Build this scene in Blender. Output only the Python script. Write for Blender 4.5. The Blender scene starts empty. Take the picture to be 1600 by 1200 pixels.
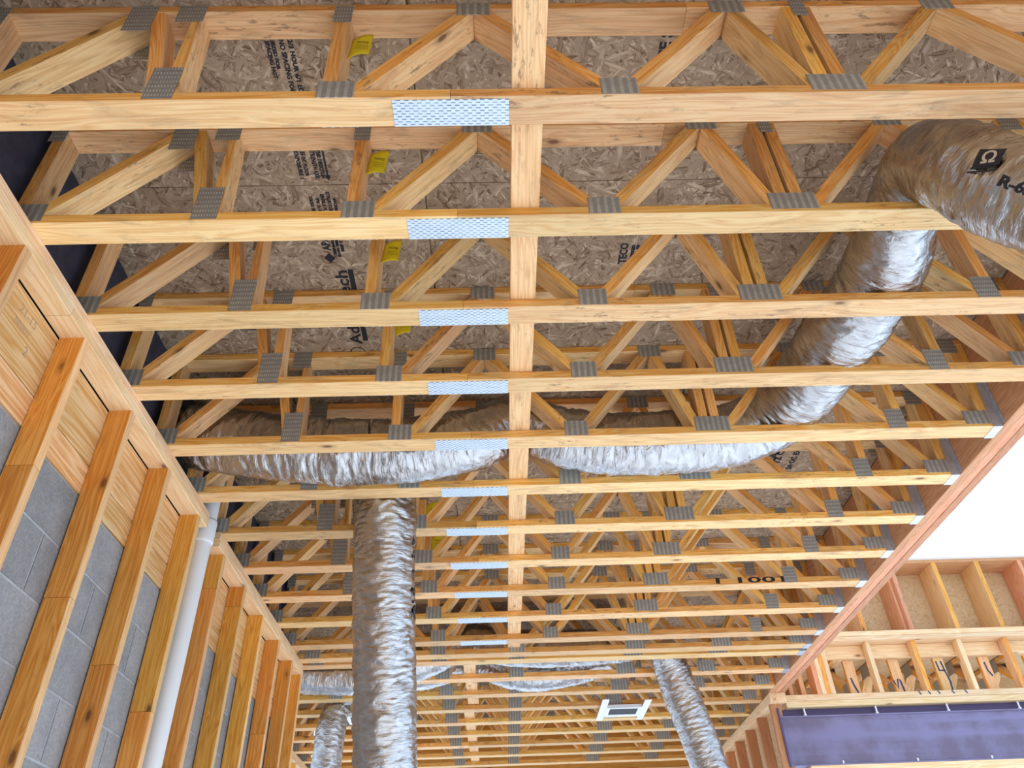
import bpy, math, random
from mathutils import Vector, Matrix, noise as mnoise

# ------------------------------------------------------------------ camera, sky, sun, exposure
SC = bpy.context.scene
COL = SC.collection
CZ = 1.5                                   # eye height above the slab
H = CZ + 1.8865                            # underside of the floor trusses
Y0, SP = 1.1686, 0.4064                    # first truss in view, 16 in spacing
cam_d = bpy.data.cameras.new('camera'); cam = bpy.data.objects.new('camera', cam_d); COL.objects.link(cam)
cam_d.sensor_width = 36.0; cam_d.lens = 1218.65 / 1600 * 36.0; cam_d.clip_start = 0.02; cam_d.clip_end = 500
cF = Vector((0.02567776, 0.78827638, 0.61478533)); cR = Vector((0.999436, -0.00692963, -0.03285832)); cU = Vector((0.02164121, -0.61528231, 0.78800973))
cam.matrix_world = Matrix(((cR.x, cU.x, -cF.x, 0), (cR.y, cU.y, -cF.y, 0), (cR.z, cU.z, -cF.z, CZ), (0, 0, 0, 1)))
SC.camera = cam
W = bpy.data.worlds.new('sky'); SC.world = W; W.use_nodes = True
wn = W.node_tree.nodes; bg = wn['Background']
bg.inputs['Color'].default_value = (0.58, 0.76, 1.0, 1); bg.inputs['Strength'].default_value = 2.1
sun_d = bpy.data.lights.new('sun', 'SUN'); sun = bpy.data.objects.new('sun', sun_d); COL.objects.link(sun)
sun_d.energy = 11.0; sun_d.color = (0.88, 0.94, 1.0); sun_d.angle = math.radians(0.6)
sun.rotation_euler = Vector((-0.70, -0.02, -0.69)).to_track_quat('-Z', 'Y').to_euler()
SC.view_settings.view_transform = 'Standard'; SC.view_settings.look = 'None'
SC.view_settings.exposure = -0.14; SC.view_settings.gamma = 1.0; SC.view_settings.use_curve_mapping = False

random.seed(4)

# ------------------------------------------------------------------ material helpers
class NT:
    def __init__(s, name):
        s.m = bpy.data.materials.new(name); s.m.use_nodes = True; s.t = s.m.node_tree
        s.b = s.t.nodes['Principled BSDF']
    def n(s, t, **kw):
        nd = s.t.nodes.new(t)
        for k, v in kw.items():
            if k.startswith('i_'): nd.inputs[int(k[2:])].default_value = v
            else: setattr(nd, k, v)
        return nd
    def l(s, a, b): s.t.links.new(a, b)
    def math(s, op, a, b=None, c=None):
        nd = s.n('ShaderNodeMath', operation=op)
        for i, v in enumerate((a, b, c)):
            if v is None: continue
            if isinstance(v, (int, float)): nd.inputs[i].default_value = v
            else: s.l(v, nd.inputs[i])
        return nd.outputs[0]
    def vmath(s, op, a, b):
        nd = s.n('ShaderNodeVectorMath', operation=op)
        for i, v in enumerate((a, b)):
            if isinstance(v, (tuple, list)): nd.inputs[i].default_value = v
            else: s.l(v, nd.inputs[i])
        return nd.outputs[0]
    def noise(s, vec, scale, detail=3, rough=0.5, dist=0.0):
        nd = s.n('ShaderNodeTexNoise'); s.l(vec, nd.inputs['Vector'])
        nd.inputs['Scale'].default_value = scale; nd.inputs['Detail'].default_value = detail
        nd.inputs['Roughness'].default_value = rough; nd.inputs['Distortion'].default_value = dist
        return nd.outputs['Fac']
    def ramp(s, fac, stops):
        nd = s.n('ShaderNodeValToRGB'); s.l(fac, nd.inputs[0]); e = nd.color_ramp.elements
        while len(e) < len(stops): e.new(0.5)
        for el, (p, c) in zip(e, stops):
            el.position = p; el.color = (c[0], c[1], c[2], 1) if len(c) == 3 else c
        return nd.outputs[0]
    def mix(s, fac, a, b, mode='MIX'):
        nd = s.n('ShaderNodeMix', data_type='RGBA', blend_type=mode)
        for i, v in ((0, fac), (6, a), (7, b)):
            if isinstance(v, (int, float)): nd.inputs[i].default_value = v
            elif isinstance(v, (tuple, list)): nd.inputs[i].default_value = (v[0], v[1], v[2], 1)
            else: s.l(v, nd.inputs[i])
        return nd.outputs[2]
    def bump(s, h, strength=0.3, dist=0.01):
        nd = s.n('ShaderNodeBump'); nd.inputs['Strength'].default_value = strength; nd.inputs['Distance'].default_value = dist
        s.l(h, nd.inputs['Height']); s.l(nd.outputs[0], s.b.inputs['Normal'])

def plain(name, col, rough=0.6, metal=0.0, var=0.0, vscale=8):
    t = NT(name); t.b.inputs['Roughness'].default_value = rough; t.b.inputs['Metallic'].default_value = metal
    if var:
        tc = t.n('ShaderNodeTexCoord').outputs['Object']
        f = t.noise(tc, vscale, 4)
        d = tuple(c * (1 - var) for c in col); u = tuple(min(1, c * (1 + var)) for c in col)
        t.l(t.ramp(f, [(0.3, d), (0.7, u)]), t.b.inputs['Base Color'])
    else: t.b.inputs['Base Color'].default_value = (*col, 1)
    return t.m

def wood(name, light, mid, dark, stain=0.25, ring=7.0, rough=0.62, knots=True, weather_lit=0.0):
    """Sawn softwood: grain runs along the board's own X axis."""
    t = NT(name)
    tc = t.n('ShaderNodeTexCoord').outputs['Object']
    rnd = t.n('ShaderNodeObjectInfo').outputs['Random']
    off = t.n('ShaderNodeCombineXYZ')
    t.l(t.math('MULTIPLY', rnd, 37.0), off.inputs[0]); t.l(t.math('MULTIPLY', rnd, 11.3), off.inputs[1]); t.l(t.math('MULTIPLY', rnd, 23.7), off.inputs[2])
    isl = t.n('ShaderNodeNewGeometry').outputs['Random Per Island']
    p = t.vmath('ADD', tc, off.outputs[0])
    warp = t.noise(t.vmath('MULTIPLY', p, (1.1, 5, 5)), 1.0, 2)
    q = t.vmath('MULTIPLY', p, (0.30, 9, 9))
    wv = t.n('ShaderNodeCombineXYZ'); t.l(t.math('MULTIPLY', warp, 1.1), wv.inputs[1]); t.l(t.math('MULTIPLY', warp, 0.8), wv.inputs[2])
    q2 = t.vmath('ADD', q, wv.outputs[0])
    rings = t.noise(q2, ring * 0.62, 1, 0.4, 0.3)
    rg = t.math('PINGPONG', t.math('MULTIPLY', rings, 6.5), 0.5)
    fine = t.noise(t.vmath('MULTIPLY', p, (3, 130, 130)), 1.0, 3, 0.6)
    g = t.math('ADD', t.math('MULTIPLY', rg, 1.15), t.math('MULTIPLY', t.math('SUBTRACT', fine, 0.5), 0.75))
    col = t.ramp(g, [(0.05, light), (0.42, mid), (0.85, dark)])
    # local Z faces paler: weathered wide faces on pine, painted light on stud edges
    if weather_lit:
        nz = t.n('ShaderNodeSeparateXYZ'); t.l(t.n('ShaderNodeTexCoord').outputs['Normal'], nz.inputs[0])
        wf = t.math('MULTIPLY', t.math('GREATER_THAN', t.math('ABSOLUTE', nz.outputs[2]), 0.6), weather_lit)
        col = t.mix(wf, col, t.ramp(g, [(0.1, (0.88, 0.66, 0.385)), (0.8, (0.71, 0.47, 0.235))]))
    # mill dirt
    st = t.noise(t.vmath('MULTIPLY', p, (3.0, 13, 13)), 1.3, 6, 0.72, 0.8)
    sm = t.math('MULTIPLY', t.ramp(st, [(0.52, (0, 0, 0)), (0.70, (1, 1, 1))]), stain)
    col = t.mix(sm, col, (0.22, 0.15, 0.09))
    sp = t.noise(t.vmath('MULTIPLY', p, (16, 60, 60)), 1.0, 4, 0.7)
    sp2 = t.noise(t.vmath('MULTIPLY', p, (1.6, 6, 6)), 1.0, 2)
    smk = t.math('MULTIPLY', t.math('MULTIPLY', t.ramp(sp, [(0.56, (0, 0, 0)), (0.66, (1, 1, 1))]), t.ramp(sp2, [(0.48, (0, 0, 0)), (0.62, (1, 1, 1))])), min(1, stain * 1.6))
    col = t.mix(smk, col, (0.16, 0.10, 0.06))
    if knots:
        v = t.n('ShaderNodeTexVoronoi'); t.l(t.vmath('MULTIPLY', p, (3.1, 7.5, 7.5)), v.inputs['Vector']); v.inputs['Scale'].default_value = 1.0
        kd = t.ramp(v.outputs['Distance'], [(0.045, (1, 1, 1)), (0.085, (0.35, 0.35, 0.35)), (0.16, (0, 0, 0))])
        col = t.mix(t.math('MULTIPLY', kd, 0.85), col, (0.13, 0.05, 0.02))
    br = t.math('ADD', 0.80, t.math('MULTIPLY', t.math('FRACT', t.math('ADD', t.math('MULTIPLY', rnd, 7.31), t.math('MULTIPLY', isl, 0.6))), 0.34))
    hs = t.n('ShaderNodeHueSaturation'); t.l(col, hs.inputs['Color']); t.l(br, hs.inputs['Value'])
    t.l(t.math('ADD', 0.489, t.math('MULTIPLY', t.math('FRACT', t.math('MULTIPLY', rnd, 13.7)), 0.016)), hs.inputs['Hue'])
    t.l(hs.outputs[0], t.b.inputs['Base Color']); t.b.inputs['Roughness'].default_value = rough
    t.b.inputs['Specular IOR Level'].default_value = 0.25
    t.bump(g, 0.12, 0.002)
    return t.m

def osb(name, pale, mid, dark, sc=1.0, upright=False):
    """Strand board: overlapping long flakes, the topmost picked by a random priority per flake."""
    t = NT(name)
    tc = t.n('ShaderNodeTexCoord').outputs['Object']
    rnd = t.n('ShaderNodeObjectInfo').outputs['Random']
    off = t.n('ShaderNodeCombineXYZ'); t.l(t.math('MULTIPLY', rnd, 31), off.inputs[0]); t.l(t.math('MULTIPLY', rnd, 17), off.inputs[1])
    if upright:
        sx_ = t.n('ShaderNodeSeparateXYZ'); t.l(tc, sx_.inputs[0]); cx_ = t.n('ShaderNodeCombineXYZ')
        t.l(t.math('ADD', sx_.outputs[0], sx_.outputs[1]), cx_.inputs[0]); t.l(sx_.outputs[2], cx_.inputs[1]); tc = cx_.outputs[0]
    p = t.vmath('ADD', tc, off.outputs[0])
    wob = t.n('ShaderNodeTexNoise'); t.l(p, wob.inputs['Vector']); wob.inputs['Scale'].default_value = 9
    p = t.vmath('ADD', p, t.vmath('MULTIPLY', wob.outputs['Color'], (0.02, 0.02, 0)))
    val = pri = None
    for rot, lx, ly in ((0.25, 15, 70), (0.95, 19, 95), (1.55, 14, 64), (2.15, 20, 100), (2.8, 16, 78)):
        vr = t.n('ShaderNodeVectorRotate', rotation_type='Z_AXIS'); t.l(p, vr.inputs['Vector']); vr.inputs['Angle'].default_value = rot
        v = t.n('ShaderNodeTexVoronoi', feature='F1'); t.l(t.vmath('MULTIPLY', vr.outputs[0], (lx * sc, ly * sc, 3)), v.inputs['Vector']); v.inputs['Scale'].default_value = 1.0
        sep = t.n('ShaderNodeSeparateColor'); t.l(v.outputs['Color'], sep.inputs[0])
        st = t.noise(t.vmath('MULTIPLY', vr.outputs[0], (22, 330, 20)), 1.0, 2)
        edge = t.math('MULTIPLY', t.math('SMOOTH_MIN', v.outputs['Distance'], 0.8, 0.1), 0.22)
        c = t.math('SUBTRACT', t.math('ADD', t.math('MULTIPLY', sep.outputs[0], 0.52), t.math('MULTIPLY', st, 0.60)), edge)
        if val is None: val, pri = c, sep.outputs[1]
        else:
            m = t.math('GREATER_THAN', sep.outputs[1], pri)
            mx = t.n('ShaderNodeMix', data_type='FLOAT'); t.l(m, mx.inputs[0]); t.l(val, mx.inputs[2]); t.l(c, mx.inputs[3]); val = mx.outputs[0]
            pri = t.math('MAXIMUM', pri, sep.outputs[1])
    c = t.ramp(val, [(0.14, dark), (0.36, mid), (0.56, mid), (0.86, pale)])
    t.l(c, t.b.inputs['Base Color']); t.b.inputs['Roughness'].default_value = 0.75; t.b.inputs['Specular IOR Level'].default_value = 0.2
    t.bump(val, 0.10, 0.003)
    return t.m

def plate_mat(name, base, slot, px, pz, wx, wz, rough, metal, offset=0.5, zaxis=2, lo=0.25):
    """Galvanised toothed plate: punched slots in rows."""
    t = NT(name)
    tc = t.n('ShaderNodeTexCoord').outputs['Object']
    s = t.n('ShaderNodeSeparateXYZ'); t.l(tc, s.inputs[0])
    rowf = t.math('DIVIDE', s.outputs[zaxis], pz)
    row = t.math('FLOOR', rowf)
    u = t.math('FRACT', t.math('ADD', t.math('DIVIDE', s.outputs[0], px), t.math('MULTIPLY', row, offset)))
    v = t.math('FRACT', rowf)
    m = t.math('MULTIPLY', t.math('LESS_THAN', u, wx), t.math('LESS_THAN', v, wz))
    nz = t.noise(tc, 60, 3)
    c0 = t.ramp(nz, [(0.3, tuple(c * 0.82 for c in base)), (0.7, base)])
    big = t.noise(tc, 18, 2)
    mm = t.math('MULTIPLY', m, t.ramp(big, [(lo, (0.2, 0.2, 0.2)), (0.6, (1, 1, 1))]))
    t.l(t.mix(mm, c0, slot), t.b.inputs['Base Color'])
    t.b.inputs['Roughness'].default_value = rough; t.b.inputs['Metallic'].default_value = metal
    t.bump(m, 0.5, 0.002)
    return t.m

def foil_mat():
    t = NT('foil')
    tc = t.n('ShaderNodeTexCoord').outputs['UV']
    n1 = t.noise(t.vmath('MULTIPLY', tc, (60, 9, 1)), 1.0, 4, 0.6, 1.2)
    n2 = t.noise(t.vmath('MULTIPLY', tc, (22, 14, 1)), 1.0, 3, 0.5, 0.8)
    h = t.math('ADD', n1, t.math('MULTIPLY', n2, 1.2))
    t.l(t.ramp(n2, [(0.3, (0.42, 0.40, 0.38)), (0.7, (0.58, 0.565, 0.55))]), t.b.inputs['Base Color'])
    t.b.inputs['Metallic'].default_value = 1.0; t.b.inputs['Roughness'].default_value = 0.26
    t.bump(h, 0.32, 0.02)
    return t.m

def block_mat():
    t = NT('concrete_block')
    tc = t.n('ShaderNodeTexCoord').outputs['Object']
    rnd = t.n('ShaderNodeObjectInfo').outputs['Random']
    off = t.n('ShaderNodeCombineXYZ'); t.l(t.math('MULTIPLY', rnd, 50), off.inputs[1])
    p = t.vmath('ADD', tc, off.outputs[0])
    f = t.noise(p, 110, 5, 0.8); g = t.noise(p, 9, 3)
    c = t.mix(0.4, t.ramp(f, [(0.3, (0.16, 0.155, 0.15)), (0.72, (0.48, 0.46, 0.44))]), t.ramp(g, [(0.3, (0.25, 0.245, 0.24)), (0.7, (0.42, 0.405, 0.39))]))
    hs = t.n('ShaderNodeHueSaturation'); t.l(c, hs.inputs['Color']); t.l(t.math('ADD', 0.88, t.math('MULTIPLY', rnd, 0.24)), hs.inputs['Value'])
    t.l(hs.outputs[0], t.b.inputs['Base Color']); t.b.inputs['Roughness'].default_value = 0.95; t.b.inputs['Specular IOR Level'].default_value = 0.1
    t.bump(f, 0.5, 0.004)
    return t.m

def steel_mat():
    t = NT('primed_steel')
    tc = t.n('ShaderNodeTexCoord').outputs['Object']
    s = t.n('ShaderNodeSeparateXYZ'); t.l(tc, s.inputs[0])
    n = t.noise(t.vmath('MULTIPLY', tc, (3.2, 1, 2.4)), 1.3, 4, 0.6)
    band = t.noise(t.vmath('MULTIPLY', tc, (0.35, 1, 11)), 1.0, 2)
    c = t.mix(t.ramp(t.math('MULTIPLY', n, band), [(0.20, (0, 0, 0)), (0.36, (1, 1, 1))]), (0.205, 0.175, 0.29), (0.145, 0.11, 0.165))
    t.l(c, t.b.inputs['Base Color']); t.b.inputs['Roughness'].default_value = 0.55; t.b.inputs['Metallic'].default_value = 0.0
    return t.m

M = dict(
    pine=wood('pine', (0.93, 0.54, 0.16), (0.88, 0.405, 0.075), (0.66, 0.245, 0.038), 0.42, weather_lit=0.58),
    stud=wood('stud_wood', (0.84, 0.42, 0.09), (0.74, 0.31, 0.045), (0.56, 0.19, 0.02), 0.15, weather_lit=0.55),  # narrow edges paled to paint in the light falling on them
    plate=wood('plate_wood', (0.89, 0.64, 0.37), (0.83, 0.54, 0.27), (0.72, 0.42, 0.18), 0.12, 5.0),
    lvl=wood('lvl_wood', (0.74, 0.39, 0.20), (0.65, 0.30, 0.135), (0.52, 0.20, 0.08), 0.2, 11.0, knots=False),
    girder=wood('girder_wood', (0.80, 0.38, 0.09), (0.74, 0.31, 0.055), (0.60, 0.21, 0.03), 0.1, 6.0),
    redstud=wood('red_stud_wood', (0.66, 0.33, 0.16), (0.60, 0.27, 0.11), (0.47, 0.18, 0.06), 0.12),
    ply=wood('plywood', (0.86, 0.57, 0.28), (0.75, 0.41, 0.14), (0.58, 0.25, 0.055), 0.10, 4.0, knots=False),
    osb=osb('osb_deck', (0.74, 0.59, 0.42), (0.40, 0.285, 0.185), (0.17, 0.10, 0.055)),
    osb2=osb('osb_wall', (0.78, 0.58, 0.34), (0.66, 0.45, 0.24), (0.50, 0.31, 0.15), upright=True),
    tooth=plate_mat('toothed_plate', (0.34, 0.32, 0.285), (0.66, 0.61, 0.48), 0.0085, 0.0215, 0.42, 0.42, 0.5, 0.3, 0.0),
    tooth_v=plate_mat('toothed_plate_wide', (0.34, 0.32, 0.285), (0.62, 0.57, 0.45), 0.0235, 0.0052, 0.44, 0.6, 0.5, 0.3, 0.0),
    splice=plate_mat('splice_plate', (0.70, 0.79, 0.88), (0.13, 0.16, 0.24), 0.0225, 0.0081, 0.55, 0.36, 0.45, 0.1, 0.5, zaxis=1, lo=0.0),
    galv=plain('galvanised', (0.62, 0.66, 0.72), 0.38, 0.75, 0.15, 30),
    foil=foil_mat(), block=block_mat(), steel=steel_mat(),
    steel_dark=plain('steel_flange', (0.10, 0.07, 0.17), 0.5),
    mortar=plain('mortar', (0.46, 0.45, 0.44), 0.95, 0, 0.15, 40),
    pvc=plain('pvc', (0.82, 0.83, 0.82), 0.35),
    white=plain('white_metal', (0.88, 0.88, 0.87), 0.4),
    black=plain('opening_shade', (0.012, 0.013, 0.016), 0.6),
    ink=plain('ink', (0.016, 0.014, 0.018), 0.7),
    blueink=plain('marker_ink', (0.03, 0.05, 0.13), 0.7),
    stampink=plain('stamp_ink', (0.42, 0.27, 0.17), 0.8),
    yellow=plain('yellow_paper', (0.86, 0.70, 0.01), 0.6),
    tagink=plain('tag_ink', (0.30, 0.24, 0.02), 0.7),
    dark_rim=plain('dark_sheet', (0.045, 0.045, 0.07), 0.7, 0, 0.3, 20),
    slab=plain('concrete_slab', (0.57, 0.61, 0.67), 0.8, 0, 0.06, 2),
    foiltext=plain('foil_print_gap', (0.62, 0.58, 0.52), 0.4, 0.5),
    tie=plain('tie_plastic', (0.85, 0.86, 0.88), 0.4),
    tape=plain('foil_tape', (0.80, 0.80, 0.82), 0.3, 0.9, 0.1, 30),
)

# ------------------------------------------------------------------ mesh helpers
def add(name, me, parent=None, loc=None, mat=None, mtx=None):
    o = bpy.data.objects.new(name, me); COL.objects.link(o)
    if parent: o.parent = parent
    if mat and me is not None and not me.materials: me.materials.append(M[mat])
    if mtx is not None: o.matrix_local = mtx
    elif loc is not None: o.location = loc
    return o
def tag(o, label=None, cat=None, group=None, kind=None):
    if label: o['label'] = label
    if cat: o['category'] = cat
    if group: o['group'] = group
    if kind: o['kind'] = kind
    return o
def empty(name, loc=(0, 0, 0)):
    o = bpy.data.objects.new(name, None); COL.objects.link(o); o.location = loc; o.empty_display_size = 0.1
    return o
def mesh(name, v, f, smooth=False):
    me = bpy.data.meshes.new(name); me.from_pydata([tuple(x) for x in v], [], f)
    if smooth:
        for p in me.polygons: p.use_smooth = True
    me.update(); return me
_cache = {}
def board_me(L, w, h, mat, ch=0.0025):
    """Board along X (0..L), centred in y and z, eased long edges."""
    key = (round(L, 4), round(w, 4), round(h, 4), mat)
    if key in _cache: return _cache[key]
    a, b = w / 2, h / 2; c = min(ch, a * .3, b * .3)
    prof = [(-a + c, -b), (a - c, -b), (a, -b + c), (a, b - c), (a - c, b), (-a + c, b), (-a, b - c), (-a, -b + c)]
    v = [(0, y, z) for y, z in prof] + [(L, y, z) for y, z in prof]
    f = [tuple(range(7, -1, -1)), tuple(range(8, 16))] + [(i, (i + 1) % 8, 8 + (i + 1) % 8, 8 + i) for i in range(8)]
    me = mesh('board', v, f); me.materials.append(M[mat]); _cache[key] = me
    return me
def box_me(sx, sy, sz, mat):
    key = ('b', round(sx, 4), round(sy, 4), round(sz, 4), mat)
    if key in _cache: return _cache[key]
    a, b, c = sx / 2, sy / 2, sz / 2
    v = [(x, y, z) for x in (-a, a) for y in (-b, b) for z in (-c, c)]
    f = [(0, 1, 3, 2), (4, 6, 7, 5), (0, 4, 5, 1), (2, 3, 7, 6), (0, 2, 6, 4), (1, 5, 7, 3)]
    me = mesh('piece', v, f); me.materials.append(M[mat]); _cache[key] = me
    return me
def frame(o, x, y):
    x = Vector(x).normalized(); y = Vector(y); y = (y - x * y.dot(x)).normalized(); z = x.cross(y)
    return Matrix(((x.x, y.x, z.x, o[0]), (x.y, y.y, z.y, o[1]), (x.z, y.z, z.z, o[2]), (0, 0, 0, 1)))
def board(name, p0, p1, w, h, mat, parent=None, wdir=None):
    """Board from p0 to p1 (axis); w measured along wdir, h across it."""
    p0, p1 = Vector(p0), Vector(p1); d = p1 - p0
    if wdir is None: wdir = (0, 1, 0) if abs(d.normalized().y) < 0.9 else (1, 0, 0)
    return add(name, board_me(d.length, w, h, mat), parent, mtx=frame(p0, d, wdir))
def box(name, x0, x1, y0, y1, z0, z1, mat, parent=None):
    """Axis-aligned member: grain along its longest side."""
    d = (x1 - x0, y1 - y0, z1 - z0); k = max(range(3), key=lambda i: d[i]); c = ((x0 + x1) / 2, (y0 + y1) / 2, (z0 + z1) / 2)
    if k == 0: return board(name, (x0, c[1], c[2]), (x1, c[1], c[2]), d[1], d[2], mat, parent, (0, 1, 0))
    if k == 1: return board(name, (c[0], y0, c[2]), (c[0], y1, c[2]), d[0], d[2], mat, parent, (1, 0, 0))
    return board(name, (c[0], c[1], z0), (c[0], c[1], z1), d[1], d[0], mat, parent, (0, 1, 0))
def slab(name, x0, x1, y0, y1, z0, z1, mat, parent=None):
    return add(name, box_me(x1 - x0, y1 - y0, z1 - z0, mat), parent, ((x0 + x1) / 2, (y0 + y1) / 2, (z0 + z1) / 2))
def clip(poly, a, b, c):            # keep a*x + b*z <= c
    out = []
    for i in range(len(poly)):
        p, q = poly[i], poly[(i + 1) % len(poly)]
        dp, dq = a * p[0] + b * p[1] - c, a * q[0] + b * q[1] - c
        if dp <= 0: out.append(p)
        if (dp < 0 < dq) or (dq < 0 < dp):
            t = dp / (dp - dq); out.append((p[0] + t * (q[0] - p[0]), p[1] + t * (q[1] - p[1])))
    return out
def web(parent, a, b, xlo=None, xhi=None, wid=0.038, mat='pine', dep=0.087):
    """Diagonal / vertical web of a truss, ends cut to the chords and to its neighbours."""
    a, b = Vector((a[0], 0, a[1])), Vector((b[0], 0, b[1])); d = (b - a).normalized(); n = Vector((-d.z, 0, d.x)) * wid / 2
    e0, e1 = a - d * .2, b + d * .2
    poly = [((e0 - n).x, (e0 - n).z), ((e1 - n).x, (e1 - n).z), ((e1 + n).x, (e1 + n).z), ((e0 + n).x, (e0 + n).z)]
    poly = clip(poly, 0, -1, -0.0382); poly = clip(poly, 0, 1, 0.4698)
    if xlo is not None: poly = clip(poly, -1, 0, -xlo)
    if xhi is not None: poly = clip(poly, 1, 0, xhi)
    mt = frame((a.x, 0.0445, a.z), d, (0, 1, 0)); inv = mt.inverted()
    v = [inv @ Vector((x, 0.0445 + s * dep / 2, z)) for s in (-1, 1) for x, z in poly]; k = len(poly)
    f = [tuple(range(k)), tuple(range(2 * k - 1, k - 1, -1))] + [(i, k + i, k + (i + 1) % k, (i + 1) % k) for i in range(k)]
    me = mesh('web', v, f); me.materials.append(M[mat])
    import bmesh
    bm = bmesh.new(); bm.from_mesh(me); bmesh.ops.recalc_face_normals(bm, faces=bm.faces); bm.to_mesh(me); bm.free()
    return add('web', me, parent, mtx=mt)
def copy_tree(o, parent=None):
    c = o.copy(); COL.objects.link(c); c.parent = parent
    for ch in list(o.children): copy_tree(ch, c)
    return c
def text_me(body, size, bold=0.0, spacing=1.0, width=None):
    cu = bpy.data.curves.new('t', 'FONT'); cu.body = body; cu.size = size; cu.offset = bold; cu.space_character = spacing; cu.resolution_u = 2
    o = bpy.data.objects.new('t', cu); COL.objects.link(o)
    dg = bpy.context.evaluated_depsgraph_get()
    me = bpy.data.meshes.new_from_object(o.evaluated_get(dg)); bpy.data.objects.remove(o); bpy.data.curves.remove(cu)
    me.materials.clear()
    if width:
        xs = [v.co.x for v in me.vertices]; k = width / (max(xs) - min(xs)); x0 = min(xs)
        for v in me.vertices: v.co.x = (v.co.x - x0) * k
    return me
def lettering(body, origin, read, up, size, mat='ink', parent=None, bold=0.0, width=None, name='printed_lettering'):
    me = text_me(body, size, bold, 1.0, width)
    r = Vector(read).normalized(); u = Vector(up).normalized()
    return add(name, me, parent, mat=mat, mtx=frame(origin, r, u))
ORD = ['first', 'second', 'third', 'fourth', 'fifth', 'sixth', 'seventh', 'eighth', 'ninth', 'tenth', 'eleventh', 'twelfth', 'thirteenth',
       'fourteenth', 'fifteenth', 'sixteenth', 'seventeenth', 'eighteenth', 'nineteenth', 'twentieth', 'twenty-first', 'twenty-second']

# ------------------------------------------------------------------ setting: floor, deck, walls
fl = slab('floor', -8, 7.2, -9, 14, -0.15, 0.0, 'slab'); tag(fl, 'pale concrete slab under the trusses', None, None, 'structure')

ceil = empty('ceiling', (0, 0, H + 0.508)); tag(ceil, 'oriented strand board subfloor laid over the floor trusses', None, None, 'structure')
xs = [-2.11, 0.005 - 0.245, 2.44 - 0.245]
xs = [-2.42, -0.236, 2.42]
ys = [-1.82 + 1.22 * i for i in range(10)]
for j in range(len(ys) - 1):
    edges = [-2.42, -0.236, 2.42] if j % 2 == 1 else [-2.42, -1.0, 0.98, 2.42]
    if j in (2, 3): edges = [-2.42, -0.236, 1.04, 2.42]
    for i in range(len(edges) - 1):
        a, b = edges[i] + 0.003, edges[i + 1] - 0.003
        o = add('osb_panel', box_me(b - a, 1.217, 0.018, 'osb'), ceil, ((a + b) / 2, ys[j] + 0.61, 0.0092))

slab_o = slab('seam_backing', -2.42, 2.42, -1.82, 9.37, 0.0185, 0.03, 'osb2', ceil)  # unseen backing added over the panels to keep sky out of the seams
# printed grade stamps on the subfloor
def deck_print(body, x, y, size, away, width=None, bold=0.0):
    rd, up = ((0, 1, 0), (1, 0, 0)) if away else ((0, -1, 0), (-1, 0, 0))
    return lettering(body, (x, y, -0.0008), rd, up, size, 'ink', ceil, bold, width)
for bd, x, y, s, w in (('2/3 HOUR 6/1 EDGE', -0.622, 1.275, 0.020, 0.22), ('NO SPACING FOR', -0.650, 1.275, 0.022, 0.19), ('SIZED FOR', -0.676, 1.28, 0.016, 0.10),
                       ('SPACING HGT', -0.694, 1.28, 0.018, 0.13),
                       ('THIS DIRECTION', -0.612, 1.685, 0.020, 0.125), ('STRENGTH AXIS', -0.634, 1.685, 0.022, 0.125), ('24 OC FLOOR', -0.668, 1.69, 0.018, 0.11), ('EXPOSURE 1', -0.690, 1.69, 0.020, 0.12),
                       ('SPACING 24', -0.588, 1.90, 0.014, 0.08), ('STRUCTURAL 1', -0.610, 1.87, 0.018, 0.13), ('SINGLE FLOOR', -0.632, 1.88, 0.018, 0.125), ('PS 2-10', -0.652, 1.90, 0.016, 0.08), ('23/32 IN', -0.676, 1.89, 0.016, 0.08)):
    deck_print(bd, x, y, s, True, w, 0.0012)
arrow = [(0, -.0035), (0.105, -.0035), (0.105, -.012), (0.132, 0), (0.105, .012), (0.105, .0035), (0, .0035)]
add('printed_arrow', mesh('arrow', [(x, y, 0) for x, y in arrow], [(0, 1, 5, 6), (2, 3, 4), (1, 2, 4, 5)]), ceil, mat='ink', mtx=frame((-0.588, 1.69, -0.0008), (0, 1, 0), (1, 0, 0)))
for bd, x, y, s, w in (('APA', -0.640, 2.165, 0.045, 0.075), ('RATED FLOOR', -0.622, 2.20, 0.012, 0.11), ('24 OC  23/32', -0.606, 2.20, 0.012, 0.10), ('EXP 1', -0.588, 2.17, 0.014, 0.055),
                       ('AdvanTech', -0.597, 2.745, 0.072, 0.47), ('TECO', 0.570, 2.265, 0.045, 0.115), ('TESTED', 0.598, 2.245, 0.016, 0.085), ('PS 2-10', 0.616, 2.24, 0.016, 0.08), ('24 OC', 0.634, 2.225, 0.016, 0.06),
                       ('CE S+', 0.60, 1.36, 0.05, 0.13), ('ROOF 24', -0.50, 3.40, 0.04, 0.16)):
    deck_print(bd, x, y, s, False, w, 0.002)
def ring(name, c, r0, r1, mat, parent, n=24, a0=0, a1=2 * math.pi):
    v = []; f = []
    for i in range(n + 1):
        a = a0 + (a1 - a0) * i / n
        v += [(r0 * math.cos(a), r0 * math.sin(a), 0), (r1 * math.cos(a), r1 * math.sin(a), 0)]
        if i: f.append((2 * i - 2, 2 * i, 2 * i + 1, 2 * i - 1))
    return add(name, mesh('ring', v, f), parent, c, mat)
ring('printed_seal', (-0.625, 2.80, -0.0008), 0.030, 0.036, 'ink', ceil)
deck_print('R', -0.612, 2.815, 0.04, False, 0.028, 0.002)
add('printed_bar', box_me(0.022, 0.13, 0.0006, 'ink'), ceil, (-0.580, 2.335, -0.0008))
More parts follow.
